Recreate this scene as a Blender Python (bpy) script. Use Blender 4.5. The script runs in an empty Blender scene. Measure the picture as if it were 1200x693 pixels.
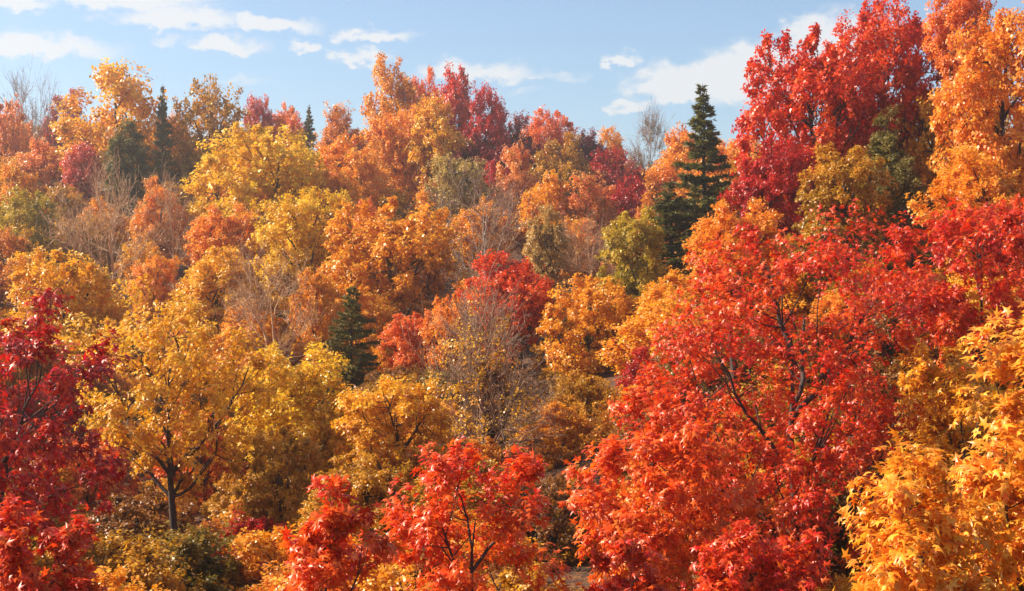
import bpy, math
import numpy as np
from mathutils import Vector

# ------------------------------------------------------------------ camera, sky, sun, exposure
sc = bpy.context.scene
col = sc.collection
F = 1667.0                       # focal length in photograph pixels (1200 wide), level camera
CX, CY = 600.0, 346.5

cd = bpy.data.cameras.new('camera')
cd.sensor_width = 36.0
cd.lens = 36.0 * F / 1200.0
cd.clip_start = 0.1
cd.clip_end = 3000
cam = bpy.data.objects.new('camera', cd)
cam.location = (0, 0, 0)
cam.rotation_euler = (math.radians(90), 0, 0)
col.objects.link(cam)
sc.camera = cam

SUN_AZ = math.radians(-80)      # left of the view direction (+Y), a little behind the camera
SUN_EL = math.radians(37)
sun_dir = Vector((math.sin(SUN_AZ) * math.cos(SUN_EL), math.cos(SUN_AZ) * math.cos(SUN_EL), math.sin(SUN_EL)))
sd = bpy.data.lights.new('sun', 'SUN')
sd.energy = 5.0
sd.angle = math.radians(0.53)
sd.color = (1.0, 0.88, 0.72)
sun = bpy.data.objects.new('sun', sd)
sun.rotation_euler = sun_dir.to_track_quat('Z', 'Y').to_euler()
sun.location = (-60, -20, 70)
col.objects.link(sun)

sc.view_settings.view_transform = 'Standard'
sc.view_settings.look = 'None'
sc.view_settings.gamma = 1
sc.view_settings.exposure = 1.12
sc.view_settings.use_curve_mapping = False

sc.cycles.max_bounces = 6
sc.cycles.diffuse_bounces = 4
sc.cycles.glossy_bounces = 2
sc.cycles.transmission_bounces = 4
sc.cycles.volume_bounces = 0
sc.cycles.transparent_max_bounces = 4
sc.cycles.caustics_reflective = False
sc.cycles.caustics_refractive = False
sc.cycles.use_denoising = True
sc.cycles.sample_clamp_indirect = 6

world = bpy.data.worlds.new('World')
sc.world = world
world.use_nodes = True


def build_world():
    nt = world.node_tree
    nt.nodes.clear()
    N, L = nt.nodes.new, nt.links.new

    def mth(op, a, b=None, c=None, clamp=False):
        n = N('ShaderNodeMath'); n.operation = op; n.use_clamp = clamp
        for i, v in enumerate((a, b, c)):
            if v is None:
                continue
            if isinstance(v, (int, float)):
                n.inputs[i].default_value = v
            else:
                L(v, n.inputs[i])
        return n.outputs[0]
    out = N('ShaderNodeOutputWorld')
    bg = N('ShaderNodeBackground')
    sky = N('ShaderNodeTexSky')
    sky.sky_type = 'NISHITA'
    sky.sun_disc = False
    sky.sun_elevation = SUN_EL
    sky.sun_rotation = SUN_AZ
    sky.altitude = 300
    sky.air_density = 1.0
    sky.dust_density = 0.9
    sky.ozone_density = 2.0
    tc = N('ShaderNodeTexCoord')
    sep = N('ShaderNodeSeparateXYZ')
    L(tc.outputs['Generated'], sep.inputs[0])
    X, Y, Z = sep.outputs
    az = mth('ARCTAN2', X, Y)
    el = mth('ARCSINE', Z)
    # puffy outline: displace the direction with noise
    cmb = N('ShaderNodeCombineXYZ')
    L(az, cmb.inputs[0]); L(mth('MULTIPLY', el, 1.5), cmb.inputs[1])
    nz = N('ShaderNodeTexNoise'); nz.inputs['Scale'].default_value = 34; nz.inputs['Detail'].default_value = 7
    nz.inputs['Roughness'].default_value = 0.62
    L(cmb.outputs[0], nz.inputs['Vector'])
    nb = N('ShaderNodeTexNoise'); nb.inputs['Scale'].default_value = 95; nb.inputs['Detail'].default_value = 4
    L(cmb.outputs[0], nb.inputs['Vector'])
    n1 = mth('SUBTRACT', nz.outputs[0], 0.5)
    n2 = mth('SUBTRACT', nb.outputs[0], 0.5)
    ws = N('ShaderNodeSeparateColor'); L(nz.outputs['Color'], ws.inputs[0])
    wb = N('ShaderNodeSeparateColor'); L(nb.outputs['Color'], wb.inputs[0])
    caz, cel = az, el
    az = mth('ADD', az, mth('ADD', mth('MULTIPLY', mth('SUBTRACT', ws.outputs[0], .5), .060), mth('MULTIPLY', mth('SUBTRACT', wb.outputs[0], .5), .018)))
    el = mth('ADD', el, mth('ADD', mth('MULTIPLY', mth('SUBTRACT', ws.outputs[1], .5), .026), mth('MULTIPLY', mth('SUBTRACT', wb.outputs[1], .5), .012)))
    # cumulus groups of the photograph: centre, half width, half height (pixels), strength
    clouds = [(25, 22, 30, 13, .8), (150, 14, 95, 16, .75), (205, 34, 75, 15, .9), (318, 36, 48, 12, .9),
              (45, 72, 85, 15, .85), (105, 78, 45, 10, .55), (260, 62, 42, 12, .9), (195, 58, 18, 10, .5),
              (362, 61, 26, 7, .8), (437, 45, 44, 10, .9), (432, 68, 30, 10, .75), (290, 97, 40, 8, .4),
              (560, 88, 80, 14, .75), (655, 91, 45, 8, .5), (728, 75, 17, 12, .95), (757, 101, 11, 8, .8),
              (737, 126, 26, 9, .8), (850, 102, 85, 30, 1.25), (925, 78, 70, 22, 1.1), (800, 122, 45, 14, .8),
              (610, 108, 35, 8, .4), (400, 40, 20, 6, .4), (985, 60, 60, 30, 1.1)]
    dens = None
    for (px, py, hw, hh, s) in clouds:
        a0 = math.atan((px - CX) / F)
        e0 = math.atan((CY - py) / F)
        da = mth('DIVIDE', mth('SUBTRACT', az, a0), hw / F)
        de = mth('DIVIDE', mth('SUBTRACT', el, e0), hh / F)
        # flatter base: the lower half falls off faster
        de2 = mth('MULTIPLY', de, mth('ADD', 1.0, mth('MULTIPLY', mth('LESS_THAN', de, 0.0), 0.7)))
        r2 = mth('ADD', mth('MULTIPLY', da, da), mth('MULTIPLY', de2, de2))
        g = mth('MULTIPLY', mth('EXPONENT', mth('MULTIPLY', r2, -0.75)), s)
        dens = g if dens is None else mth('MAXIMUM', dens, g)
    # the same fair-weather clouds carry on over the rest of the sky
    ca = mth('ABSOLUTE', mth('DIVIDE', caz, 0.42))
    ce = mth('DIVIDE', cel, 0.28)
    outside = mth('MAXIMUM', mth('SUBTRACT', ca, 0.95), mth('SUBTRACT', ce, 0.95), clamp=False)
    outside = mth('MULTIPLY', outside, 4.0, clamp=True)
    ng = N('ShaderNodeTexNoise'); ng.inputs['Scale'].default_value = 5; ng.inputs['Detail'].default_value = 3
    L(tc.outputs['Generated'], ng.inputs['Vector'])
    gen = mth('MULTIPLY', mth('MULTIPLY', mth('SUBTRACT', ng.outputs[0], 0.52), 6.0, clamp=True), outside)
    dens = mth('MAXIMUM', dens, gen)
    dens = mth('ADD', dens, mth('MULTIPLY', n1, mth('MULTIPLY', 1.3, mth('MINIMUM', dens, 0.6))))
    dens = mth('ADD', dens, mth('MULTIPLY', n2, mth('MULTIPLY', 0.6, mth('MINIMUM', dens, 0.6))))
    mr = N('ShaderNodeMapRange'); mr.interpolation_type = 'SMOOTHSTEP'
    L(dens, mr.inputs[0])
    mr.inputs[1].default_value = 0.20; mr.inputs[2].default_value = 0.70
    mr.inputs[3].default_value = 0.0; mr.inputs[4].default_value = 0.80
    mix = N('ShaderNodeMix'); mix.data_type = 'RGBA'
    L(mr.outputs[0], mix.inputs[0])
    L(sky.outputs[0], mix.inputs[6])
    mix.inputs[7].default_value = (5.6, 5.55, 5.5, 1)
    L(mix.outputs[2], bg.inputs[0])
    bg.inputs[1].default_value = 0.082
    L(bg.outputs[0], out.inputs[0])


build_world()

# ------------------------------------------------------------------ materials


def srgb(r, g, b):
    f = lambda c: (c / 255 / 12.92) if c <= 10 else ((c / 255 + 0.055) / 1.055) ** 2.4
    return (f(r), f(g), f(b), 1)


def leaf_material(name, stops, wh=0.0, trans=0.38, rough=0.38, spec=0.5):
    """stops: leaf colours (sRGB); picked per leaf, per spray and a little by height in the crown (wh)."""
    m = bpy.data.materials.new(name)
    m.use_nodes = True
    nt = m.node_tree; nt.nodes.clear()
    N, L = nt.nodes.new, nt.links.new
    out = N('ShaderNodeOutputMaterial')
    aR = N('ShaderNodeAttribute'); aR.attribute_name = 'rnd'
    aC = N('ShaderNodeAttribute'); aC.attribute_name = 'clp'
    aH = N('ShaderNodeAttribute'); aH.attribute_name = 'hgt'
    oi = N('ShaderNodeObjectInfo')

    def mth(op, a, b):
        n = N('ShaderNodeMath'); n.operation = op
        for i, v in enumerate((a, b)):
            if isinstance(v, (int, float)):
                n.inputs[i].default_value = v
            else:
                L(v, n.inputs[i])
        return n.outputs[0]
    f = mth('ADD', mth('MULTIPLY', aR.outputs['Fac'], 0.42), mth('MULTIPLY', aC.outputs['Fac'], 0.58))
    if wh:
        f = mth('ADD', mth('MULTIPLY', f, 1 - abs(wh)),
                mth('MULTIPLY', aH.outputs['Fac'] if wh < 0 else mth('SUBTRACT', 1.0, aH.outputs['Fac']), abs(wh)))
    if stops[0][0] > stops[0][1] * 1.15:      # autumn colours: a little paler than they look in the sun
        stops = [(min(250, r * 1.02), min(250, g * 1.04 + 6 if g > 80 else g * 1.10 + 6), b * 1.02 + (6 if g > 100 else 0)) for r, g, b in stops]
    cr = N('ShaderNodeValToRGB')
    e = cr.color_ramp.elements
    n = len(stops)
    e[0].position = 0.12; e[0].color = srgb(*stops[0])
    e[1].position = 0.88; e[1].color = srgb(*stops[-1])
    for i in range(1, n - 1):
        el = e.new(0.12 + 0.76 * i / (n - 1)); el.color = srgb(*stops[i])
    L(f, cr.inputs[0])
    hsv = N('ShaderNodeHueSaturation')
    L(cr.outputs[0], hsv.inputs['Color'])
    # each leaf a touch lighter or darker, browner or fresher
    L(mth('ADD', 0.72, mth('MULTIPLY', mth('FRACT', mth('MULTIPLY', aR.outputs['Fac'], 37.7), 0.0), 0.40)), hsv.inputs['Value'])
    L(mth('ADD', 0.492, mth('MULTIPLY', mth('FRACT', mth('MULTIPLY', aR.outputs['Fac'], 91.3), 0.0), 0.016)), hsv.inputs['Hue'])
    pr = N('ShaderNodeBsdfPrincipled')
    L(hsv.outputs[0], pr.inputs['Base Color'])
    pr.inputs['Roughness'].default_value = rough
    pr.inputs['Specular IOR Level'].default_value = spec
    tr = N('ShaderNodeBsdfTranslucent')
    L(hsv.outputs[0], tr.inputs['Color'])
    mx = N('ShaderNodeMixShader'); mx.inputs[0].default_value = trans
    L(pr.outputs[0], mx.inputs[1]); L(tr.outputs[0], mx.inputs[2])
    L(mx.outputs[0], out.inputs[0])
    return m


LM = {}
for nm, st, wh in [
    ('gold',     [(204, 122, 16), (238, 164, 26), (248, 184, 38), (240, 176, 60)], 0.0),
    ('amber', [(198, 112, 16), (234, 150, 26), (246, 172, 38), (232, 140, 40)], 0.0),
    ('lemon',    [(206, 142, 16), (242, 182, 28), (250, 198, 42), (232, 176, 48)], 0.0),
    ('olivegold', [(142, 104, 20), (192, 132, 24), (222, 154, 32), (206, 138, 30)], 0.0),
    ('orange', [(222, 108, 22), (240, 138, 32), (248, 162, 46), (240, 144, 56)], 0.0),
    ('rustorange', [(190, 102, 26), (222, 132, 36), (238, 156, 48), (212, 130, 52)], 0.0),
    ('coral', [(220, 80, 28), (238, 108, 38), (244, 138, 48), (244, 158, 58)], 0.0),
    ('salmon', [(212, 102, 54), (230, 132, 66), (240, 154, 74), (236, 166, 76)], 0.0),
    ('rose',     [(176, 46, 46), (206, 70, 60), (220, 92, 70), (224, 116, 70)], 0.0),
    ('scarlet', [(184, 28, 18), (218, 50, 22), (232, 80, 26), (238, 122, 36)], 0.18),
    ('redorange', [(216, 40, 22), (232, 76, 24), (240, 110, 28), (240, 150, 36)], 0.45),
    ('crimson',  [(146, 18, 22), (188, 28, 28), (212, 42, 32), (216, 84, 38)], 0.0),
    ('maroon',   [(104, 20, 26), (138, 26, 32), (164, 40, 40), (178, 68, 44)], 0.0),
    ('darkcrimson', [(140, 14, 16), (182, 22, 20), (212, 40, 24), (228, 92, 30)], 0.1),
    ('tan',      [(168, 124, 56), (196, 146, 70), (214, 166, 86), (186, 130, 66)], 0.0),
    ('faded',    [(150, 118, 62), (180, 144, 78), (204, 164, 84), (190, 150, 60)], 0.0),
    ('yellowgreen', [(146, 132, 26), (190, 160, 34), (224, 188, 50), (206, 180, 60)], 0.0),
    ('olive',    [(94, 86, 28), (124, 106, 34), (150, 122, 36), (172, 130, 40)], 0.0),
    ('brown',    [(112, 66, 26), (146, 86, 32), (172, 104, 38), (138, 78, 36)], 0.0),
    ('orangegold', [(228, 120, 24), (242, 148, 34), (248, 170, 48), (240, 148, 50)], 0.0),
]:
    LM[nm] = leaf_material('leaf_' + nm, st, wh)
LM['spruce'] = leaf_material('needles_spruce', [(82, 88, 40), (104, 104, 46), (124, 118, 52), (138, 126, 56)], 0.0, trans=0.2, rough=0.55, spec=0.3)
LM['pine'] = leaf_material('needles_pine', [(92, 88, 38), (116, 106, 44), (134, 118, 50), (150, 126, 54)], 0.0, trans=0.2, rough=0.55, spec=0.3)
LM['cedar'] = leaf_material('needles_cedar', [(96, 92, 46), (122, 110, 54), (144, 126, 62), (156, 128, 60)], 0.0, trans=0.15, rough=0.6, spec=0.3)


def bark_material(name, c1, c2, scale=9.0):
    m = bpy.data.materials.new(name)
    m.use_nodes = True
    nt = m.node_tree
    N, L = nt.nodes.new, nt.links.new
    pr = nt.nodes['Principled BSDF']
    tc = N('ShaderNodeTexCoord')
    mp = N('ShaderNodeMapping'); mp.inputs['Scale'].default_value = (1, 1, 0.25)
    L(tc.outputs['Object'], mp.inputs[0])
    nz = N('ShaderNodeTexNoise'); nz.inputs['Scale'].default_value = scale; nz.inputs['Detail'].default_value = 6
    L(mp.outputs[0], nz.inputs['Vector'])
    cr = N('ShaderNodeValToRGB')
    cr.color_ramp.elements[0].position = 0.3; cr.color_ramp.elements[0].color = srgb(*c1)
    cr.color_ramp.elements[1].position = 0.7; cr.color_ramp.elements[1].color = srgb(*c2)
    L(nz.outputs[0], cr.inputs[0]); L(cr.outputs[0], pr.inputs['Base Color'])
    pr.inputs['Roughness'].default_value = 0.85
    bp = N('ShaderNodeBump'); bp.inputs['Strength'].default_value = 0.6; bp.inputs['Distance'].default_value = 0.03
    L(nz.outputs[0], bp.inputs['Height']); L(bp.outputs[0], pr.inputs['Normal'])
    return m


BARK = {'dark': bark_material('bark_dark', (44, 32, 28), (84, 64, 54)),
        'grey': bark_material('bark_grey', (140, 118, 104), (200, 176, 156)),
        'twig': bark_material('bark_twig', (112, 84, 66), (170, 134, 108)),
        'pink': bark_material('bark_pinkish', (162, 122, 90), (220, 178, 136))}

# ------------------------------------------------------------------ mesh helpers (numpy)


def nrm(v):
    return v / np.maximum(np.linalg.norm(v, axis=-1, keepdims=True), 1e-9)


def make_mesh(name, V, T, attrs=None, smooth=False):
    me = bpy.data.meshes.new(name)
    V = np.ascontiguousarray(V, dtype=np.float32); T = np.ascontiguousarray(T, dtype=np.int32)
    me.vertices.add(len(V)); me.vertices.foreach_set('co', V.ravel())
    me.loops.add(T.size); me.loops.foreach_set('vertex_index', T.ravel())
    me.polygons.add(len(T))
    me.polygons.foreach_set('loop_start', np.arange(0, T.size, 3, dtype=np.int32))
    if smooth:
        me.polygons.foreach_set('use_smooth', np.ones(len(T), dtype=bool))
    me.update(calc_edges=True)
    for k, a in (attrs or {}).items():
        at = me.attributes.new(k, 'FLOAT', 'POINT')
        at.data.foreach_set('value', np.ascontiguousarray(a, dtype=np.float32))
    return me


def tubes(P, R, sides):
    """P (m,k,3) paths, R (m,k) radii -> verts, tris"""
    m, k, _ = P.shape
    tg = np.gradient(P, axis=1)
    tg = nrm(tg)
    ref = np.where(np.abs(tg[:, :1, 2:3]) > 0.8, np.array([1.0, 0.13, 0]), np.array([0.1, 0.07, 1.0]))
    ref = np.broadcast_to(ref, P.shape)
    a = nrm(np.cross(tg, ref)); b = np.cross(tg, a)
    th = np.arange(sides) * 2 * np.pi / sides
    ring = a[:, :, None, :] * np.cos(th)[None, None, :, None] + b[:, :, None, :] * np.sin(th)[None, None, :, None]
    V = P[:, :, None, :] + ring * R[:, :, None, None]
    idx = np.arange(m * k * sides).reshape(m, k, sides)
    i0 = idx[:, :-1, :]; i1 = idx[:, 1:, :]
    i0n = np.roll(i0, -1, axis=2); i1n = np.roll(i1, -1, axis=2)
    T = np.concatenate([np.stack([i0, i0n, i1n], -1).reshape(-1, 3), np.stack([i0, i1n, i1], -1).reshape(-1, 3)])
    return V.reshape(-1, 3), T


def join(parts):
    Vs, Ts, o = [], [], 0
    for V, T in parts:
        Vs.append(V); Ts.append(T + o); o += len(V)
    return np.concatenate(Vs), np.concatenate(Ts)


# leaf outlines: (x across, y along, z off the plane) in leaf lengths
LEAF = {
    'maple': (np.array([[0, .36, .05], [0, 0, 0], [.30, .00, -.07], [.13, .24, -.01], [.46, .56, -.17], [.12, .50, -.02],
                        [0, 1, -.20], [-.12, .50, -.02], [-.46, .56, -.17], [-.13, .24, -.01], [-.30, .00, -.07]]),
              np.array([[0, i, i + 1] for i in range(1, 10)] + [[0, 10, 1]])),
    'lobed': (np.array([[0, 0, 0], [.46, .42, -.10], [.17, .56, -.03], [0, 1, -.12], [-.17, .56, -.03], [-.46, .42, -.10]]),
              np.array([[0, 1, 2], [0, 2, 3], [0, 3, 4], [0, 4, 5]])),
    'kite': (np.array([[0, 0, 0], [.40, .48, -.10], [0, 1, -.05], [-.40, .48, -.10]]),
             np.array([[0, 1, 2], [0, 2, 3]])),
    'needle': (np.array([[0, 0, 0], [.13, .45, -.03], [0, 1, -.06], [-.13, .45, -.03]]),
               np.array([[0, 1, 2], [0, 2, 3]])),
}


def leaves_mesh(name, kind, pos, axis, normal, size, rnd, clp, hgt):
    LV, LT = LEAF[kind]
    y = nrm(axis)
    x = nrm(np.cross(y, normal))
    z = np.cross(x, y)
    V = pos[:, None, :] + size[:, None, None] * (x[:, None, :] * LV[None, :, 0:1] + y[:, None, :] * LV[None, :, 1:2] + z[:, None, :] * LV[None, :, 2:3])
    n, k = len(pos), len(LV)
    T = (np.arange(n)[:, None, None] * k + LT[None]).reshape(-1, 3)
    rep = lambda a: np.repeat(a, k)
    return make_mesh(name, V.reshape(-1, 3), T, {'rnd': rep(rnd), 'clp': rep(clp), 'hgt': rep(hgt)})


def kmeans(P, k, rng, it=8):
    c = P[rng.choice(len(P), k, replace=False)]
    for _ in range(it):
        lab = ((P[:, None] - c[None]) ** 2).sum(-1).argmin(1)
        for j in range(k):
            if (lab == j).any():
                c[j] = P[lab == j].mean(0)
    return lab, c


def bez(a, b, c, k):
    t = np.linspace(0, 1, k)[None, :, None]
    return (1 - t) ** 2 * a[:, None] + 2 * t * (1 - t) * b[:, None] + t * t * c[:, None]


def clump_points(w, h, n, shape, rng, cr):
    """spray centres filling an uneven crown; z 0..h"""
    lob = nrm(rng.normal(size=(9, 3))); la = rng.uniform(-.52, .42, 9)
    pts = []
    tries = 0
    while len(pts) < n and tries < n * 60:
        tries += 1
        d = nrm(rng.normal(size=3))
        r = rng.uniform(0.22, 1.0) ** 0.55
        R = 1 + (la * np.maximum(lob @ d, 0) ** 3).sum()
        q = d * r * np.clip(R, .5, 1.3)
        z = q[2] * 0.5 + 0.5
        if shape == 'round':
            f = 1.0
        elif shape == 'dome':
            f = 1.1 if z < .45 else 1.1 - .35 * (z - .45)
        elif shape == 'oval':
            f = 0.95
        elif shape == 'vase':
            f = 0.45 + 0.75 * z
        elif shape == 'cone':
            f = 1.25 - 1.0 * z
        p = np.array([q[0] * w / 2 * f, q[1] * w / 2 * f, z * h])
        md = cr * 0.62
        if pts and min(((np.array(pts) - p) ** 2).sum(1)) < md * md:
            continue
        pts.append(p)
    P = np.array(pts)
    # fill the crown's own width and height
    for a, (lo, hi) in enumerate(((-w / 2, w / 2), (-w / 2, w / 2), (0, h))):
        q0, q1 = np.percentile(P[:, a], [1.5, 98.5])
        if a < 2:
            q1 = max(abs(q0), abs(q1)); q0 = -q1
        P[:, a] = lo + (P[:, a] - q0) / (q1 - q0) * (hi - lo)
    return P


def tree_meshes(seed, w, h, leaf, size, n_leaf, n_clump, shape='round', trunk_len=5.0, r0=None, twigs=False, sparse=1.0,
                up=0.35, bare_twigs=0):
    """origin at the crown's bottom centre. returns wood mesh, crown mesh or None, leaf arrays, twig mesh or None"""
    rng = np.random.default_rng(seed)
    r0 = r0 or 0.017 * (h + w)
    cr = 0.5 * (w * w * h / n_clump) ** (1 / 3) * 1.25
    C = clump_points(w - cr * 1.0, h - cr * 0.9, n_clump, shape, rng, cr)
    C[:, 2] += cr * 0.35
    m = len(C)
    # --- wood
    k = 10
    tt = np.linspace(0, 1, k)
    top = np.array([rng.uniform(-.06, .06) * w, rng.uniform(-.06, .06) * w, h * 0.68])
    wob = np.cumsum(rng.normal(size=(k, 2)) * 0.012 * w, axis=0)
    base = np.array([0, 0, -trunk_len])
    zz = -trunk_len + (h * 0.68 + trunk_len) * tt
    tp = np.stack([top[0] * tt ** 2 + wob[:, 0], top[1] * tt ** 2 + wob[:, 1], zz], 1)
    fr = np.clip((zz + trunk_len) / (h * .68 + trunk_len), 0, 1)
    tr = r0 * (1 - 0.9 * fr ** 1.2)
    tr[0] *= 1.35
    parts = [tubes(tp[None], tr[None], 8)]
    trunk_at = lambda z: np.stack([np.interp(z, zz, tp[:, 0]), np.interp(z, zz, tp[:, 1]), z], -1)
    K = int(np.clip(m // 7, 5, 16))
    lab, cen = kmeans(C.copy(), K, rng)
    rad = np.linalg.norm(cen[:, :2], axis=1)
    zs = np.clip(cen[:, 2] - 0.95 * rad - rng.uniform(.05, .2, K) * h, -0.06 * h, h * 0.8)
    S = trunk_at(zs)
    cnt = np.bincount(lab, minlength=K)
    mid = S * 0.45 + cen * 0.55
    mid[:, 2] += -0.04 * h + rng.normal(size=K) * 0.03 * h
    mid[:, :2] += rng.normal(size=(K, 2)) * 0.05 * w
    LP = bez(S, mid, cen, 8)
    LP[:, 1:-1] += rng.normal(size=(K, 6, 3)) * 0.008 * w
    lr = r0 * 0.40 * np.sqrt(cnt / max(cnt.mean(), 1)).clip(.6, 1.4)
    parts.append(tubes(LP, lr[:, None] * np.linspace(1, .30, 8)[None], 6))
    # secondary branch to every spray
    ti = rng.uniform(.35, .95, m)
    ii = (ti * 7).astype(int).clip(0, 6); ff = ti * 7 - ii
    s2 = LP[lab, ii] * (1 - ff)[:, None] + LP[lab, ii + 1] * ff[:, None]
    crown_c = np.array([0, 0, h * 0.38])
    O = nrm(nrm(C - crown_c) + np.array([0, 0, up]))
    e2 = C + O * cr * 0.15
    m2 = (s2 + e2) / 2 + rng.normal(size=(m, 3)) * 0.025 * w
    m2[:, 2] -= 0.02 * h
    P2 = bez(s2, m2, e2, 6)
    parts.append(tubes(P2, (r0 * 0.13 * rng.uniform(.8, 1.2, m))[:, None] * np.linspace(1, .3, 6)[None], 5 if twigs else 4))
    # --- twigs fanning out from every spray
    kt = 9
    rr = cr * rng.uniform(.50, 1.20, m)
    D = nrm(O[:, None, :] * 0.75 + rng.normal(size=(m, kt, 3)) * 0.55 + np.array([0, 0, 0.12]))
    st = (C - O * rr[:, None] * 0.45)[:, None, :] + rng.normal(size=(m, kt, 3)) * rr[:, None, None] * 0.15
    ln = rr[:, None] * rng.uniform(.7, 1.28, (m, kt))
    en = st + D * ln[..., None]
    md = (st + en) / 2 + np.array([0, 0, 1.0]) * ln[..., None] * 0.10
    if twigs:
        TP = bez(st.reshape(-1, 3), md.reshape(-1, 3), en.reshape(-1, 3), 4)
        parts.append(tubes(TP, np.full((m * kt, 4), r0 * 0.032) * np.linspace(1, .45, 4)[None], 3))
    V, T = join(parts)
    wood = make_mesh('trunk', V, T, smooth=True)
    twig_me = None
    if bare_twigs:
        nb = bare_twigs
        D1 = nrm(O[:, None, :] * 0.8 + rng.normal(size=(m, nb, 3)) * 0.50 + np.array([0, 0, 0.35]))
        s1 = P2[np.arange(m)[:, None], rng.integers(2, 6, (m, nb))]
        l1 = rr[:, None] * rng.uniform(.9, 1.9, (m, nb))
        e1 = s1 + D1 * l1[..., None]
        q1 = (s1 + e1) / 2 + rng.normal(size=s1.shape) * l1[..., None] * .10
        B1 = bez(s1.reshape(-1, 3), q1.reshape(-1, 3), e1.reshape(-1, 3), 5)
        bp = [tubes(B1, np.full((m * nb, 5), r0 * 0.12) * np.linspace(1, .4, 5)[None], 3)]
        ns = 4
        M = m * nb
        s3 = B1[np.arange(M)[:, None], rng.integers(1, 5, (M, ns))]
        D3 = nrm(np.repeat(D1.reshape(-1, 1, 3), ns, 1) * .8 + rng.normal(size=(M, ns, 3)) * .5 + np.array([0, 0, .15]))
        l3 = np.repeat(l1.reshape(-1, 1), ns, 1) * rng.uniform(.25, .6, (M, ns))
        e3 = s3 + D3 * l3[..., None]
        B3 = bez(s3.reshape(-1, 3), ((s3 + e3) / 2 + rng.normal(size=s3.shape) * l3[..., None] * .06).reshape(-1, 3), e3.reshape(-1, 3), 3)
        bp.append(tubes(B3, np.full((M * ns, 3), r0 * 0.075) * np.linspace(1, .5, 3)[None], 3))
        V, T = join(bp)
        twig_me = make_mesh('twigs', V, T)
    if n_leaf == 0:
        return wood, None, None, twig_me
    # --- leaves along the twigs
    sel = rng.integers(0, m * kt, n_leaf)
    if sparse < 1:
        keep = rng.random(m * kt) < sparse
        sel = sel[keep[sel]]
    n = len(sel)
    t = rng.beta(1.6, 1.0, n)
    a, b, c = st.reshape(-1, 3)[sel], md.reshape(-1, 3)[sel], en.reshape(-1, 3)[sel]
    tt = t[:, None]
    pos = (1 - tt) ** 2 * a + 2 * tt * (1 - tt) * b + tt * tt * c
    dr = D.reshape(-1, 3)[sel]
    side = nrm(np.cross(dr, rng.normal(size=(n, 3))))
    rs = rr[sel // kt]
    pos = pos + side * (rs * np.abs(rng.normal(size=n)) * 0.13)[:, None]
    ax = dr * .55 + side * .75 + rng.normal(size=(n, 3)) * .30 + np.array([0, 0, -.42])
    loc = nrm(pos - (C - O * rr[:, None] * .35)[sel // kt])
    no = np.array([0, 0, .50]) + loc * .85 + rng.normal(size=(n, 3)) * .34
    sz = size * rng.uniform(.65, 1.25, n)
    rnd = rng.random(n)
    cl = rng.random(m)
    # neighbouring sprays share a tint: smooth over the limb they hang on
    cl = 0.55 * cl + 0.45 * rng.random(K)[lab]
    hg = np.clip(pos[:, 2] / h + rng.normal(size=n) * .10, 0, 1)
    arr = dict(pos=pos, axis=ax, normal=no, size=sz, rnd=rnd, clp=cl[sel // kt], hgt=hg)
    crown = leaves_mesh('crown', leaf, **arr)
    return wood, crown, arr, twig_me


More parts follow.
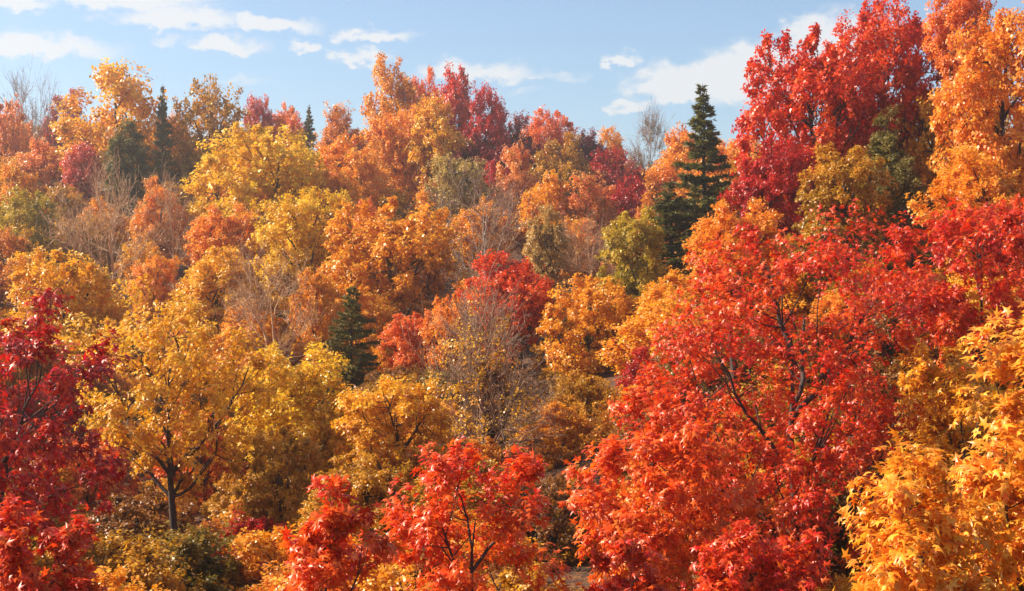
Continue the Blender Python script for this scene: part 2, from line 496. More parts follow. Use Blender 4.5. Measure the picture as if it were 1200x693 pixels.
def conifer_meshes(seed, w, h, n_needle, size, trunk_len=3.0, gap=0.0, droop=.25):
    rng = np.random.default_rng(seed)
    r0 = 0.016 * h + 0.03
    k = 10
    tt = np.linspace(0, 1, k)
    tp = np.stack([rng.normal(size=k).cumsum() * .004 * h, rng.normal(size=k).cumsum() * .004 * h, -trunk_len + (h + trunk_len) * tt], 1)
    parts = [tubes(tp[None], (r0 * (1.0 - .95 * tt))[None], 7)]
    B = []
    z = 0.03 * h
    while z < h * 0.985:
        f = z / h
        L0 = w / 2 * ((1 - f) ** 0.85 * rng.uniform(.8, 1.15) + 0.015)
        nb = rng.integers(5, 8) if f < .85 else 4
        ph = rng.random() * 6.28
        for i in range(nb):
            if rng.random() < gap:
                continue
            a = ph + i * 6.283 / nb + rng.normal() * .22
            B.append((z + rng.normal() * .012 * h, a, L0 * rng.uniform(.55, 1.18), 0.28 + .55 * f + rng.normal() * .08))
        z += h * rng.uniform(.030, .048) * (1.15 - .5 * f)
    B = np.array(B); nB = len(B)
    d = np.stack([np.cos(B[:, 1]), np.sin(B[:, 1]), np.zeros(nB)], 1)
    S = np.stack([np.interp(B[:, 0], tp[:, 2], tp[:, 0]), np.interp(B[:, 0], tp[:, 2], tp[:, 1]), B[:, 0]], 1)
    up = np.array([0, 0, 1.0])
    Mi = S + d * (B[:, 2] * .55)[:, None] + up * (B[:, 2] * (B[:, 3] - .30 - droop * .6))[:, None]
    E = S + d * B[:, 2][:, None] + up * (B[:, 2] * (B[:, 3] - .30 - droop * .35))[:, None]
    BP = bez(S, Mi, E, 7)
    parts.append(tubes(BP, (r0 * .16 + 0 * B[:, 2])[:, None] * np.linspace(1, .25, 7)[None], 4))
    V, T = join(parts)
    wood = make_mesh('trunk', V, T, smooth=True)
    # side sprays with needle tufts
    p = B[:, 2] / B[:, 2].sum()
    ns = n_needle // 9
    bi = rng.choice(nB, ns, p=p)
    t = rng.beta(1.5, 1.0, ns)
    x = t * 6; ix = x.astype(int).clip(0, 5); fx = (x - ix)[:, None]
    b0 = BP[bi, ix] * (1 - fx) + BP[bi, ix + 1] * fx
    bd = nrm(BP[bi, ix + 1] - BP[bi, ix])
    sd = nrm(np.cross(bd, up)) * rng.choice([-1, 1], ns)[:, None]
    sl = B[bi, 2] * rng.uniform(.12, .38, ns) * (1.15 - t * .75)
    sdir = nrm(bd * .75 + sd * .85 + up * (rng.normal(size=ns) * .22 - .06)[:, None])
    u = rng.random((ns, 9))
    pos = b0[:, None] + sdir[:, None] * (sl[:, None] * u)[..., None] - up * (sl[:, None] * u * u * .25)[..., None]
    pos = pos.reshape(-1, 3)
    sdr = np.repeat(sdir, 9, 0)
    n = len(pos)
    ax = sdr + rng.normal(size=(n, 3)) * .55 + up * .05
    no = up * .5 + np.repeat(nrm(d[bi] + 0 * sd), 9, 0) * .5 + rng.normal(size=(n, 3)) * .6
    crown = leaves_mesh('crown', 'needle', pos, ax, no, size * rng.uniform(.6, 1.3, n), rng.random(n),
                        np.repeat(np.repeat(rng.random(nB)[bi], 9) * .6 + np.repeat(rng.random(ns), 9) * .4, 1), np.clip(pos[:, 2] / h, 0, 1))
    return wood, crown

# ------------------------------------------------------------------ the trees of the photograph
# kind, centre x, top y, crown width, crown bottom y (photo pixels), distance (m), leaf colour, label
# kind: F far broadleaf, M middle broadleaf, N near broadleaf, A airy broadleaf, B bare, S bare with few leaves, C spruce, P pine, T cedar
SPEC = [
    # ridge, left to right
    ('F', 6, 116, 70, 240, 138, 'salmon', 'salmon pink maple beside the leafless ridge tree, on its left'),
    ('B', 38, 92, 62, 185, 150, 'grey', 'leafless grey tree standing against the sky on the ridge'),
    ('F', 76, 108, 52, 190, 152, 'rose', 'small rose red maple crown tucked behind the tall golden ridge maple'),
    ('F', 62, 166, 104, 262, 128, 'salmon', 'broad pinkish orange maple below the leafless ridge tree'),
    ('F', 100, 168, 60, 250, 124, 'rose', 'dusty red maple in front of the tall golden ridge maple'),
    ('A', 142, 72, 150, 250, 130, 'gold', 'tall airy golden maple, highest of the yellow trees on the ridge'),
    ('Q', 152, 142, 66, 250, 119, 'pine', 'olive green pine growing in front of the tall golden maple'),
    ('C', 192, 98, 34, 230, 127, 'pine', 'slender dark conifer between the two golden ridge maples'),
    ('F', 208, 136, 60, 240, 136, 'rustorange', 'brown orange tree in the gap between two golden ridge maples'),
    ('A', 246, 93, 100, 235, 130, 'olivegold', 'olive gold maple on the ridge, right of the slender dark conifer'),
    ('F', 302, 114, 36, 190, 158, 'rose', 'narrow dusky red treetop on the ridge behind the lemon yellow maple'),
    ('F', 332, 124, 64, 200, 158, 'coral', 'low coral red crown on the ridge behind the lemon yellow maple'),
    ('F', 398, 122, 78, 220, 150, 'rustorange', 'rust orange maple on the ridge left of the tall orange maple'),
    ('C', 362, 122, 22, 200, 156, 'pine', 'small dark conifer tip poking up between coral and rust crowns'),
    ('M', 312, 146, 176, 262, 100, 'lemon', 'big rounded lemon yellow maple below the ridge'),
    ('F', 412, 158, 105, 275, 114, 'orangegold', 'orange gold maple beside the big lemon yellow maple'),
    ('A', 464, 68, 76, 200, 142, 'amber', 'tall orange brown maple with open branches, beside the red ridge maple'),
    ('F', 496, 84, 44, 190, 147, 'coral', 'coral treetop between the tall orange and crimson ridge maples'),
    ('F', 536, 78, 72, 210, 145, 'scarlet', 'tall scarlet maple crown rising highest right of the coral treetop'),
    ('F', 568, 104, 62, 220, 140, 'crimson', 'deep crimson maple leaning against the tall scarlet ridge maple'),
    ('F', 516, 116, 84, 230, 126, 'gold', 'golden maple in front of the scarlet and crimson ridge maples'),
    ('F', 470, 130, 80, 240, 128, 'orangegold', 'orange maple in front of the tall open orange brown maple'),
    ('F', 560, 160, 90, 250, 124, 'maroon', 'shaded maroon maple under the crimson ridge maple'),
    ('F', 604, 134, 62, 230, 146, 'maroon', 'maroon maple between the crimson and flame orange ridge maples'),
    ('F', 640, 126, 72, 215, 150, 'coral', 'flame orange maple with a rounded top on the ridge'),
    ('F', 655, 160, 84, 255, 134, 'olivegold', 'olive gold maple below the flame orange ridge maple'),
    ('F', 690, 154, 56, 230, 152, 'maroon', 'small maroon crown between flame orange and amber ridge trees'),
    ('A', 716, 148, 52, 225, 158, 'amber', 'small amber maple with see-through crown left of the sparse ridge tree'),
    ('F', 712, 174, 52, 250, 140, 'crimson', 'crimson maple under the small see-through amber maple'),
    ('S', 760, 136, 52, 215, 162, 'olive', 'nearly leafless tree on the ridge left of the tall spruce'),
    ('F', 792, 154, 92, 262, 132, 'orangegold', 'orange gold maple behind the tall spruce, on its left'),
    ('F', 856, 165, 90, 270, 120, 'orangegold', 'orange maple seen behind the right side of the tall spruce'),
    ('F', 740, 190, 60, 270, 132, 'maroon', 'dark maroon maple below the nearly leafless ridge tree'),
    # upper slope
    ('F', 24, 190, 80, 300, 104, 'amber', 'dull orange tree above the olive green tree at the hazy edge'),
    ('F', 28, 218, 86, 315, 94, 'yellowgreen', 'yellow green maple standing beside the pinkish leafless thicket'),
    ('B', 128, 214, 118, 345, 82, 'pink', 'wide leafless tree with pinkish upright stems on the hazy slope'),
    ('B', 206, 214, 70, 300, 98, 'pink', 'leafless tree with brushy pale stems below the olive pine'),
    ('F', 186, 212, 62, 290, 100, 'orangegold', 'small peach orange tree below the olive green pine'),
    ('M', 262, 240, 104, 335, 88, 'orange', 'coral orange maple in front of the big lemon yellow maple'),
    ('M', 352, 222, 118, 345, 80, 'lemon', 'pale yellow maple with forked dark trunk below the lemon yellow maple'),
    ('M', 404, 205, 90, 300, 100, 'orangegold', 'soft orange maple above the large amber maple'),
    ('F', 432, 236, 60, 320, 92, 'coral', 'small coral maple at the edge of the large amber maple'),
    ('F', 540, 184, 82, 275, 112, 'faded', 'faded olive tan tree above the grey leafless tree'),
    ('B', 566, 208, 124, 350, 92, 'grey', 'spreading grey leafless tree with pale limbs in mid slope'),
    ('F', 610, 172, 62, 270, 114, 'salmon', 'salmon orange maple with upright tufts in mid slope'),
    ('F', 578, 192, 40, 270, 116, 'crimson', 'small bright crimson maple left of the salmon tufted maple'),
    ('F', 640, 205, 80, 300, 106, 'amber', 'amber maple between salmon tufted maple and small tan tree'),
    ('F', 692, 205, 96, 300, 106, 'salmon', 'peach and orange maple above the reddish leafless stems'),
    ('F', 736, 204, 58, 290, 108, 'crimson', 'raspberry red maple left of the spruce'),
    ('F', 770, 230, 60, 320, 100, 'rustorange', 'rust brown tree at the foot of the raspberry red maple'),
    ('M', 640, 246, 66, 335, 88, 'tan', 'small feathery tan tree standing right of the grey leafless tree'),
    ('B', 694, 262, 84, 345, 86, 'pink', 'leafless tree with reddish upright stems right of the tan tree'),
    ('C', 830, 98, 118, 315, 76, 'spruce', 'tall dark green spruce with pointed top above the treeline'),
    ('C', 790, 210, 112, 335, 73, 'spruce', 'shorter broad spruce at the left foot of the tall spruce'),
    ('M', 750, 246, 92, 355, 70, 'yellowgreen', 'yellow green maple in front of the two spruces'),
    ('P', 752, 345, 80, 470, 60, 'spruce', 'dark spruce in deep shade behind the big scarlet maple'),
    # middle slope
    ('M', 456, 232, 170, 400, 76, 'amber', 'large amber orange maple, left side bright, in the middle slope'),
    ('M', 64, 292, 150, 410, 56, 'gold', 'golden maple above the dark crimson maple'),
    ('M', 250, 290, 120, 400, 72, 'gold', 'golden maple behind the pale leafless stems'),
    ('M', 180, 300, 60, 380, 74, 'orangegold', 'small peach maple between the golden maples and leafless thicket'),
    ('B', 318, 306, 110, 430, 60, 'pink', 'pale leafless tree with slanting stems in front of golden maple'),
    ('M', 372, 318, 70, 420, 66, 'amber', 'small orange maple above the short spruce'),
    ('P', 412, 336, 96, 456, 58, 'pine', 'short green spruce among yellow maples in the middle slope'),
    ('M', 604, 300, 124, 400, 64, 'redorange', 'bright red orange maple behind the leafless tree with yellow leaves'),
    ('M', 486, 366, 80, 440, 62, 'coral', 'small coral red maple left of the leafless tree with yellow leaves'),
    ('M', 528, 345, 70, 440, 60, 'orange', 'orange maple rising behind the leafless tree with yellow leaves'),
    ('M', 700, 322, 130, 462, 60, 'amber', 'amber orange maple right of the bright red orange maple'),
    ('S', 572, 356, 180, 545, 46, 'gold', 'large leafless tree with fine stems and scattered yellow leaves'),
    ('M', 340, 404, 176, 560, 44, 'lemon', 'wide yellow maple below the short green spruce'),
    ('M', 470, 440, 150, 580, 42, 'gold', 'golden maple with shaded side below the short green spruce'),
    ('M', 690, 440, 110, 540, 50, 'olivegold', 'olive gold maple in shade right of the large leafless tree'),
    ('M', 120, 420, 110, 520, 58, 'rustorange', 'rust orange maple glimpsed behind the tall golden maple'),
    ('M', 236, 470, 150, 620, 50, 'coral', 'coral orange maple glimpsed through the tall golden maple'),
    ('M', 100, 500, 130, 620, 46, 'coral', 'red orange maple between the dark crimson maple and golden trunk'),
    ('M', 330, 500, 110, 620, 36, 'olivegold', 'olive gold maple behind the front scarlet sapling'),
    ('M', 430, 530, 150, 660, 30, 'olivegold', 'low olive yellow maple behind the front flame orange maple'),
    ('M', 640, 560, 130, 680, 36, 'brown', 'brown gold shaded maple between the two flame orange maples'),
    ('M', 650, 470, 110, 560, 48, 'amber', 'shaded amber maple behind the flame orange maples'),
    ('M', 250, 645, 180, 760, 30, 'olive', 'low dark gold maple beneath the tall golden maple'),
    ('M', 60, 590, 120, 720, 34, 'olivegold', 'dark gold maple behind the crimson foliage'),
    # right-hand slope
    ('M', 950, 30, 175, 255, 62, 'scarlet', 'tall scarlet maple rising above the treeline beside the spruce'),
    ('M', 1040, -2, 150, 200, 64, 'scarlet', 'highest scarlet maple between the tall scarlet and bright orange maples'),
    ('M', 1122, -28, 110, 130, 61, 'coral', 'red orange maple top above the bright orange maple'),
    ('M', 900, 160, 110, 300, 58, 'crimson', 'cherry red maple below the tall scarlet maple, right of spruce'),
    ('M', 1168, 12, 165, 250, 50, 'orange', 'big bright orange maple on the high right slope'),
    ('M', 1150, 180, 150, 300, 47, 'orangegold', 'orange gold lower maple with dark forked trunk under bright orange maple'),
    ('Q', 1034, 134, 66, 260, 56, 'pine', 'dark pine half hidden between scarlet and yellow maples'),
    ('M', 990, 172, 128, 300, 52, 'olivegold', 'mustard yellow maple in front of the dark pine'),
    ('T', 1066, 186, 62, 310, 52, 'cedar', 'olive green cedar beside the mustard yellow maple'),
    ('M', 1105, 210, 80, 310, 60, 'brown', 'shaded brown maple behind the olive green cedar'),
    ('M', 1200, 230, 90, 340, 44, 'redorange', 'red orange maple below the orange gold maple with forked trunk'),
    ('M', 862, 236, 140, 340, 42, 'orange', 'light orange maple above the big scarlet maple'),
    ('M', 800, 430, 90, 560, 38, 'olive', 'shaded olive tree behind the big scarlet maple'),
    ('M', 1060, 320, 120, 440, 40, 'brown', 'shaded brown orange maple behind the big scarlet maple'),
    # near trees
    ('N', 200, 340, 250, 570, 36, 'gold', 'tall golden maple with slim forked trunk in front of the slope', dict(shape='vase', sparse=.75, size=.13)),
    ('N', 925, 262, 345, 650, 28, 'scarlet', 'big scarlet maple with dark forked trunk', dict(size=.125, n=24000)),
    ('N', 1140, 240, 210, 430, 31, 'scarlet', 'scarlet maple behind the close golden maple'),
    ('N', 1130, 400, 150, 640, 26, 'amber', 'shaded amber maple between big scarlet and close golden maples'),
    ('N', 765, 448, 240, 700, 24, 'redorange', 'flame orange maple with thin forked trunk beside the big scarlet maple'),
    ('N', 880, 610, 150, 760, 22, 'scarlet', 'low scarlet foliage at the foot of the big scarlet maple'),
    ('N', 1215, 350, 230, 760, 15.5, 'orangegold', 'close golden maple with large pointed leaves'),
    ('N', 1070, 535, 220, 800, 14, 'orangegold', 'low golden orange maple with large leaves under the close golden maple'),
    ('N', 552, 518, 220, 800, 18, 'redorange', 'front flame orange maple with red top shoots', dict(sparse=.8)),
    ('N', 376, 574, 150, 820, 15, 'redorange', 'front scarlet sapling beside the flame orange maple', dict(sparse=.72)),
    ('N', 10, 336, 250, 640, 20, 'darkcrimson', 'dark crimson maple with slanting branches', dict(sparse=.42, shape='round')),
    ('N', 30, 596, 170, 800, 15, 'scarlet', 'bright crimson foliage below the dark crimson maple'),
    ('N', 720, 630, 120, 800, 18, 'scarlet', 'small scarlet sapling below the flame orange maples'),
]
NAMES = {'F': 'maple_tree', 'M': 'maple_tree', 'N': 'maple_tree', 'A': 'maple_tree', 'B': 'bare_tree', 'S': 'bare_tree',
         'C': 'spruce_tree', 'P': 'spruce_tree', 'T': 'cedar_tree', 'Q': 'pine_tree', 'U': 'bush'}

rng = np.random.default_rng(11)
TREES = []
for (kind, px, top, w, bot, d, colr, label, *opt) in SPEC:
    s = d / F
    W = w * s; H = (bot - top) * s
    if kind in 'FMA':
        H = max(H, 0.95 * W)
    zt = (CY - top) * s
    zb = zt - H
    trunk = {'F': .22, 'M': .25, 'A': .2, 'N': .28, 'B': .15, 'S': .2, 'C': .05, 'P': .05, 'T': .03, 'Q': .03}[kind] * H + .6
    TREES.append(dict(kind=kind, x=(px - CX) * s, y=d, W=W, H=H, zt=zt, zb=zb, gz=zb - trunk, col=colr, label=label, px=px, d=d, opt=opt[0] if opt else {}, pw=w, top=top, bot=bot))

# ------------------------------------------------------------------ ground: a hillside through the feet of the trees
cp = np.array([(t['x'], t['y'], t['gz']) for t in TREES])
extra = [(x, y, -1.7) for x in (-6, -3, 0, 3, 6) for y in (-30, -20, -12, -6, 0)]
cp = np.concatenate([cp, np.array(extra)])


def ground_z(x, y):
    x = np.asarray(x, float); y = np.asarray(y, float)
    bw = 3.5 + 0.085 * np.maximum(y, 0)
    d2 = (x[..., None] - cp[:, 0]) ** 2 + (y[..., None] - cp[:, 1]) ** 2
    wgt = np.exp(-d2 / (2 * bw[..., None] ** 2)) + 1e-4 / (1 + d2 / 100)
    g = (wgt * cp[:, 2]).sum(-1) / wgt.sum(-1)
    return g - 0.16 * np.maximum(y - 168, 0)


xs = np.concatenate([np.arange(-190, -60, 8), np.arange(-60, 60, 2.0), np.arange(60, 191, 8)])
ys = np.concatenate([np.arange(-50, -6, 4), np.arange(-6, 60, 1.5), np.arange(60, 200, 3.0), np.arange(200, 321, 10)])
GX, GY = np.meshgrid(xs, ys)
GZ = ground_z(GX, GY) + 0.10 * np.sin(GX * .9 + 1.3 * np.sin(GY * .5)) * np.sin(GY * .7)
nx, ny = len(xs), len(ys)
idx = np.arange(nx * ny).reshape(ny, nx)
T = np.concatenate([np.stack([idx[:-1, :-1], idx[:-1, 1:], idx[1:, 1:]], -1).reshape(-1, 3),
                    np.stack([idx[:-1, :-1], idx[1:, 1:], idx[1:, :-1]], -1).reshape(-1, 3)])
gme = make_mesh('hillside', np.stack([GX, GY, GZ], -1).reshape(-1, 3), T, smooth=True)


def ground_material():
    m = bpy.data.materials.new('leaf_litter')
    m.use_nodes = True
    nt = m.node_tree; N, L = nt.nodes.new, nt.links.new
    pr = nt.nodes['Principled BSDF']
    tc = N('ShaderNodeTexCoord')
    v = N('ShaderNodeTexVoronoi'); v.inputs['Scale'].default_value = 7
    L(tc.outputs['Object'], v.inputs['Vector'])
    cr = N('ShaderNodeValToRGB')
    st = [(0.0, (46, 32, 20)), (.3, (78, 50, 26)), (.55, (104, 64, 28)), (.8, (86, 44, 24)), (1.0, (124, 84, 36))]
    e = cr.color_ramp.elements
    e[0].color = srgb(*st[0][1]); e[1].color = srgb(*st[-1][1])
    for p, c in st[1:-1]:
        e.new(p).color = srgb(*c)
    sp = N('ShaderNodeSeparateColor'); L(v.outputs['Color'], sp.inputs[0])
    L(sp.outputs[0], cr.inputs[0]); L(cr.outputs[0], pr.inputs['Base Color'])
    nz = N('ShaderNodeTexNoise'); nz.inputs['Scale'].default_value = 12; nz.inputs['Detail'].default_value = 8
    L(tc.outputs['Object'], nz.inputs['Vector'])
    bp = N('ShaderNodeBump'); bp.inputs['Strength'].default_value = 1; bp.inputs['Distance'].default_value = .12
    L(nz.outputs[0], bp.inputs['Height']); L(bp.outputs[0], pr.inputs['Normal'])
    pr.inputs['Roughness'].default_value = .9
    return m


gme.materials.append(ground_material())
ground = bpy.data.objects.new('hillside', gme)
ground['kind'] = 'structure'
ground['label'] = 'forest floor hillside covered in fallen leaves'
col.objects.link(ground)

# ------------------------------------------------------------------ tree prototypes (mesh data shared by alike trees)
PW, PH = 8.0, 8.0
far_protos = []
for i, (shape, ncl) in enumerate([('round', 76), ('dome', 84), ('oval', 70), ('round', 92), ('dome', 78), ('vase', 70), ('round', 66), ('dome', 90)]):
    far_protos.append(tree_meshes(100 + i, PW, PH, 'kite', .225, 22000, ncl, shape, 6.0)[:2])
airy_protos = [tree_meshes(140 + i, PW, PH, 'kite', .225, 21000, 66, 'dome' if i != 1 else 'oval', 6.0, sparse=.85, up=.6)[:2] for i in range(3)]
mid_protos = []
for i, (shape, ncl) in enumerate([('round', 105), ('dome', 120), ('oval', 100), ('dome', 112), ('round', 125), ('dome', 104), ('oval', 116)]):
    mid_protos.append(tree_meshes(200 + i, PW, PH, 'lobed', .20, 32000, ncl, shape, 6.0)[:2])
bare_protos = []
for i in range(4):
    w_, _, _, t_ = tree_meshes(300 + i, PW, PH, 'kite', .2, 0, 34, 'vase', 5.0, r0=.20, up=.9, bare_twigs=8)
    bare_protos.append((w_, t_))
sw, sl, _, stw = tree_meshes(330, PW, PH, 'lobed', .17, 9000, 44, 'dome', 5.0, r0=.17, up=.7, bare_twigs=12, sparse=.3)
sparse_proto = (sw, stw, sl)
spruce_protos = [conifer_meshes(400, 4.2, 10, 26000, .26, gap=.14), conifer_meshes(401, 4.6, 10, 26000, .26, gap=.2), conifer_meshes(402, 3.2, 10, 24000, .24)]
pine_protos = [conifer_meshes(410, 6.0, 9, 30000, .28, gap=.1, droop=.1), conifer_meshes(411, 6.4, 9, 30000, .28, gap=.15, droop=.15)]
cedar_protos = [tree_meshes(420 + i, 4, 8, 'needle', .26, 24000, 80, 'cone', 4.0, up=.8)[:2] for i in range(2)]


def child(name, me, mat, parent, loc=(0, 0, 0), scale=(1, 1, 1), rz=0.0):
    o = bpy.data.objects.new(name, me)
    if not me.materials:
        me.materials.append(None)
    o.material_slots[0].link = 'OBJECT'
    o.material_slots[0].material = mat
    o.location = loc; o.scale = scale; o.rotation_euler = (0, 0, rz)
    o.parent = parent
    col.objects.link(o)
    return o


def root(name, loc, label, cat, group=None):
    e = bpy.data.objects.new(name, None)
    e.empty_display_size = .5
    e.location = loc
    e['label'] = label; e['category'] = cat
    if group:
        e['group'] = group
    col.objects.link(e)
    return e


counts = {}


def pick(pool, key):
    i = counts.get(key, 0); counts[key] = i + 1
    return pool[i % len(pool)]


LEAF_OBJ = {}


def leaf_objects(t, arr, crown, off):
    """the 300 leaves of a near tree that show largest become objects of their own"""
    P = arr['pos'] + off
    u = P[:, 0] / P[:, 1] * F + CX; v = CY - P[:, 2] / P[:, 1] * F
    dist = np.linalg.norm(P, axis=1)
    vis = (u > 3) & (u < 1197) & (v > 3) & (v < 690)
    # apparent size with a bonus for the outer, camera-facing side of the crown
    score = np.where(vis, arr['size'] / dist, 0) * (1 + 0.9 * np.clip((t['y'] - P[:, 1]) / (t['W'] / 2), -1, 1))
    k = min(300, int(vis.sum()))
    return np.argsort(-score)[:k]


def leaf_variants(key):
    if key not in LEAF_OBJ:
        LV, LT = LEAF['maple']
        out = []
        for i in range(10):
            r = (i + .5) / 10
            n = len(LV)
            V = LV.copy()
            V[:, 2] *= .5 + r * 1.3
            out.append(make_mesh('leaf', V, LT, {'rnd': np.full(n, r), 'clp': np.full(n, (r * 3.7) % 1), 'hgt': np.full(n, .3 + .5 * ((r * 7.3) % 1))}))
        LEAF_OBJ[key] = out
    return LEAF_OBJ[key]


def build_near(t, i):
    size = {15.5: .14, 14: .135, 15: .125, 18: .125, 20: .135}.get(t['d'], .15)
    W, H = t['W'], t['H']
    area = 3.0 * W * H
    size = t['opt'].get('size', size)
    n_leaf = t['opt'].get('n') or int(min(20000, max(4500, area * 1.9 / (size * size * .36))))
    n_cl = int(np.clip(area / .95, 34, 110))
    tl = max(t['zb'] - float(ground_z(t['x'], t['y'])), .4) + .6
    wood, crown, arr, _ = tree_meshes(500 + i, W, H, 'maple', size, n_leaf, n_cl, t['opt'].get('shape', ['dome', 'round'][i % 2]), tl, r0=.0105 * (W + H) + .02, twigs=True, sparse=t['opt'].get('sparse', 1.0))
    gz = float(ground_z(t['x'], t['y']))
    r = root('maple_tree', (t['x'], t['y'], gz), t['label'], 'tree')
    dz = t['zb'] - gz
    child('trunk', wood, BARK['dark'], r, (0, 0, dz))
    sel = leaf_objects(t, arr, None, np.array([t['x'], t['y'], t['zb']]))
    keep = np.ones(len(arr['pos']), bool); keep[sel] = False
    bpy.data.meshes.remove(crown)
    crown = leaves_mesh('crown', 'maple', **{k: v[keep] for k, v in arr.items()})
    c = child('crown', crown, LM[t['col']], r, (0, 0, dz))
    c['kind'] = 'stuff'
    var = leaf_variants(t['col'])
    y = nrm(arr['axis'][sel]); x = nrm(np.cross(y, arr['normal'][sel])); z = np.cross(x, y)
    from mathutils import Matrix
    for j, q in enumerate(sel):
        me = var[int(arr['rnd'][q] * 9.99)]
        o = bpy.data.objects.new('leaf', me)
        if not me.materials:
            me.materials.append(LM[t['col']])
        o.parent = c
        M = Matrix(((x[j][0], y[j][0], z[j][0]), (x[j][1], y[j][1], z[j][1]), (x[j][2], y[j][2], z[j][2])))
        M = M.to_4x4() @ Matrix.Scale(float(arr['size'][q]), 4)
        M.translation = Vector(arr['pos'][q])
        o.matrix_basis = M
        col.objects.link(o)


def build_tree(t, label, group=None):
    k = t['kind']
    gz = float(ground_z(t['x'], t['y']))
    r = root(NAMES[k], (t['x'], t['y'], gz), label, 'bush' if k == 'U' else 'tree', group)
    dz = t['zb'] - gz
    rz = t.get('rz', rng.uniform(0, 6.28))
    if k in 'FAMU':
        wood, crown = pick({'U': far_protos, 'F': far_protos, 'A': airy_protos, 'M': mid_protos}[k], k)
        s = (t['W'] / PW, t['W'] / PW, t['H'] / PH)
        child('trunk', wood, BARK['dark'], r, (0, 0, dz), s, rz)
        child('crown', crown, LM[t['col']], r, (0, 0, dz), s, rz)
    elif k == 'B':
        wood, tw = pick(bare_protos, k)
        s = (t['W'] / PW, t['W'] / PW, t['H'] / PH)
        child('trunk', wood, BARK[t['col']], r, (0, 0, dz), s, rz)
        child('twigs', tw, BARK['pink' if t['col'] == 'pink' else 'twig'], r, (0, 0, dz), s, rz)
    elif k == 'S':
        wood, tw, lv = sparse_proto
        s = (t['W'] / PW, t['W'] / PW, t['H'] / PH)
        child('trunk', wood, BARK['twig'], r, (0, 0, dz), s, rz)
        child('twigs', tw, BARK['twig'], r, (0, 0, dz), s, rz)
        child('crown', lv, LM[t['col']], r, (0, 0, dz), s, rz)
    else:
        pool, pw, ph = {'C': (spruce_protos, 4.3, 10), 'P': (pine_protos, 6.2, 9), 'T': (cedar_protos, 4, 8), 'Q': (cedar_protos, 4, 8)}[k]
        wood, crown = pick(pool, k)
        s = (t['W'] / pw, t['W'] / pw, t['H'] / ph)
        child('trunk', wood, BARK['dark'], r, (0, 0, dz), s, rz)
        child('crown', crown, LM[t['col']], r, (0, 0, dz), s, rz)
    return r


for i, t in enumerate(TREES):
    if t['kind'] == 'N':
        build_near(t, i)
    else:
        build_tree(t, t['label'])

# ------------------------------------------------------------------ the wood between them: lower trees and undergrowth
pos = np.array([(t['x'], t['y']) for t in TREES])
tops = np.array([t['zt'] for t in TREES])
NEARCOL = {'lemon': 'gold', 'orangegold': 'amber', 'coral': 'orange', 'rose': 'crimson', 'redorange': 'orange', 'tan': 'olivegold', 'faded': 'brown',
           'yellowgreen': 'olivegold', 'olive': 'olivegold', 'darkcrimson': 'crimson', 'spruce': 'olivegold', 'pine': 'brown', 'cedar': 'brown',
           'grey': 'brown', 'pink': 'rustorange'}
pts = []
tries = 0
while len(pts) < 230 and tries < 20000:
    tries += 1
    y = 30 + 150 * rng.random() ** 0.85
    x = rng.uniform(-.44, .44) * y
    md = 1.6 + y * .018
    if pts and min((p[0] - x) ** 2 + (p[1] - y) ** 2 for p in pts) < (md * 1.35) ** 2:
        continue
    d2 = (pos[:, 0] - x) ** 2 + (pos[:, 1] - y) ** 2
    if d2.min() < md ** 2:
        continue
    pts.append((x, y))
import re
SHORT = [re.split(r',| beside | standing | tucked | below | in front | behind | on | between | with | above | at | growing | right | left | rising | glimpsed | among | under | half | seen | poking | leaning | against | in | filling | beneath ', t['label'])[0] for t in TREES]
uniq = [SHORT.count(s_) == 1 for s_ in SHORT]
used = set()
ART = {'olivegold': 'olive gold', 'rustorange': 'rust orange', 'gold': 'golden', 'olive': 'olive green'}


def rel_label(t, c):
    # named by the nearest tree of the photograph that stands alone in its description
    d2 = (pos[:, 0] - t['x']) ** 2 + (pos[:, 1] - t['y']) ** 2
    for j in np.argsort(d2):
        if uniq[j]:
            break
    dy = t['y'] - TREES[j]['y']
    dx = t['x'] - TREES[j]['x']
    rel = 'beside' if abs(dx) > abs(dy) else ('behind' if dy > 0 else 'in front of')
    w_ = 'bush' if t['kind'] == 'U' else 'maple'
    a_ = 'low ' if t['kind'] == 'U' else 'smaller '
    lb = a_ + ART.get(c, c) + ' ' + w_ + ' ' + rel + ' the ' + SHORT[j]
    if lb in used:
        head = lb
        for k_ in np.argsort(d2)[1:14]:
            lb2 = head + ', near the ' + SHORT[k_]
            if k_ != j and uniq[k_] and lb2 not in used and len(lb2.split()) <= 16:
                lb = lb2
                break
    used.add(lb)
    build_tree(t, lb, ('undergrowth bushes on the slope' if t['kind'] == 'U' else 'smaller maples filling the wood'))


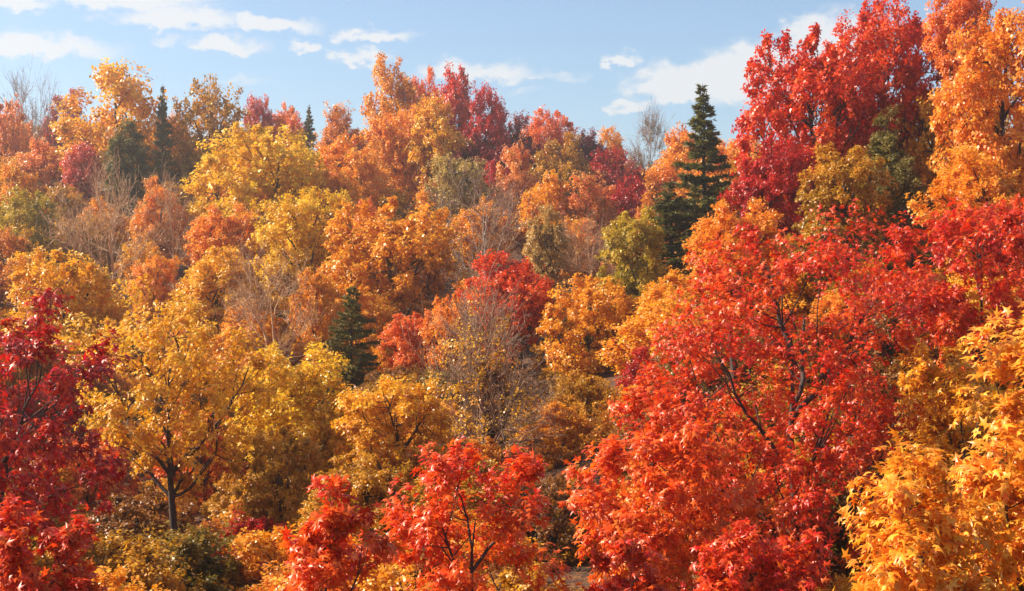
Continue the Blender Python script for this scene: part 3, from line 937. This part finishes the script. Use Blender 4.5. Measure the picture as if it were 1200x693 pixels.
for (x, y) in pts:
    d2 = (pos[:, 0] - x) ** 2 + (pos[:, 1] - y) ** 2
    o = np.argsort(d2)[:4]
    wg = 1 / (d2[o] + 4)
    zt = (tops[o] * wg).sum() / wg.sum()
    gz = float(ground_z(x, y))
    zt = min(zt - rng.uniform(1.2, 3.0), gz + 9)
    # keep the large trees' crowns in view: a filler in front of one stays below the crown's middle
    fpx = CX + x / y * F
    skip = False
    for q in TREES:
        if q['d'] > y and q['d'] - y < 38 and abs(fpx - q['px']) < q['pw'] * .5 + 1.2 / y * F:
            f_ = .85 if q['kind'] in 'BSQPCT' else .55
            zt = min(zt, (CY - (q['top'] + f_ * (q['bot'] - q['top']))) / F * y)
    H = zt - gz - .5
    if H < 1.5:
        continue
    W = H * rng.uniform(.85, 1.15)
    W = min(W, 2.5 + y * .05)
    c = TREES[o[0]]['col'] if rng.random() < .7 else TREES[o[rng.integers(0, 4)]]['col']
    c = NEARCOL.get(c, c)
    if c in ('crimson', 'maroon', 'scarlet', 'brown', 'salmon') and (x < -.02 * y or rng.random() < .35):
        c = ['gold', 'amber', 'orange', 'olivegold'][rng.integers(0, 4)]
    if c in ('orange', 'rustorange') and x < -.08 * y and rng.random() < .6:
        c = ['gold', 'amber', 'olivegold'][rng.integers(0, 3)]

    t = dict(kind='F' if y > 70 else 'M', x=x, y=y, W=W, H=H, zt=gz + .5 + H, zb=gz + .5, col=c)
    rel_label(t, c)

# the wood goes on past the edge of the picture and shades the near slope
for (x, y, H, c) in [(-14.5, 23, 6.5, 'amber'), (-17, 29, 8, 'gold'), (-19, 36, 8.5, 'orange'), (-22, 43, 9, 'amber'), (-25, 50, 9, 'gold'), (-27, 58, 9, 'orange')]:
    gz = float(ground_z(x, y))
    rel_label(dict(kind='M', x=x, y=y, W=H * .85, H=H, zt=gz + H + 1, zb=gz + 1, col=c), c)

# undergrowth: bushes on the slope under the near trees
BUSH = {'olivegold': 'olive gold', 'brown': 'brown', 'amber': 'amber', 'olive': 'olive green', 'rustorange': 'rust orange', 'crimson': 'dark red'}
bk = list(BUSH)
n = 0; tries = 0; bp_ = []
while n < 150 and tries < 12000:
    tries += 1
    y = rng.uniform(21, 75); x = rng.uniform(-.42, .42) * y
    if bp_ and min((q[0] - x) ** 2 + (q[1] - y) ** 2 for q in bp_) < (1.1 + y * .02) ** 2:
        continue
    if ((pos[:, 0] - x) ** 2 + (pos[:, 1] - y) ** 2).min() < .8:
        continue
    bp_.append((x, y))
    gz = float(ground_z(x, y))
    H = rng.uniform(1.6, 3.0) + y * .012
    fpx = CX + x / y * F
    lim = gz + H
    for q in TREES:
        if q['d'] > y and q['d'] - y < 25 and abs(fpx - q['px']) < q['pw'] * .45 and q['kind'] in 'NBSM':
            lim = min(lim, (CY - (q['top'] + (1.05 if q['kind'] == 'N' else .82) * (q['bot'] - q['top']))) / F * y)
    H = max(lim - gz, 1.0)
    c = bk[rng.choice(6, p=[.3, .22, .2, .1, .12, .06])]
    t = dict(kind='U', x=x, y=y, W=H * rng.uniform(1.0, 1.35), H=H, zt=gz + H, zb=gz - .12, col=c)
    rel_label(t, c)
    n += 1

# ------------------------------------------------------------------ thin sunlit air over the slope
hz = bpy.data.materials.new('haze')
hz.use_nodes = True
nt = hz.node_tree; nt.nodes.clear()
ho = nt.nodes.new('ShaderNodeOutputMaterial')
hv = nt.nodes.new('ShaderNodeVolumePrincipled')
hv.inputs['Color'].default_value = (1.0, .93, .85, 1)
hv.inputs['Density'].default_value = 0.0009
hv.inputs['Anisotropy'].default_value = 0.74
nt.links.new(hv.outputs[0], ho.inputs['Volume'])
hx, y0, y1 = 195.0, -55.0, 325.0
z0, z1 = float(GZ.min()) - 1.0, 34.0
hvt = np.array([(x, y, z) for z in (z0, z1) for y in (y0, y1) for x in (-hx, hx)])
hq = [(0, 2, 3), (0, 3, 1), (4, 5, 7), (4, 7, 6), (0, 1, 5), (0, 5, 4), (2, 6, 7), (2, 7, 3), (0, 4, 6), (0, 6, 2), (1, 3, 7), (1, 7, 5)]
hme = make_mesh('haze', hvt, np.array(hq))
hme.materials.append(hz)
ho_ = bpy.data.objects.new('haze', hme)
ho_['kind'] = 'stuff'; ho_['label'] = 'thin sunlit haze over the wooded slope'
ho_['category'] = 'haze'
col.objects.link(ho_)
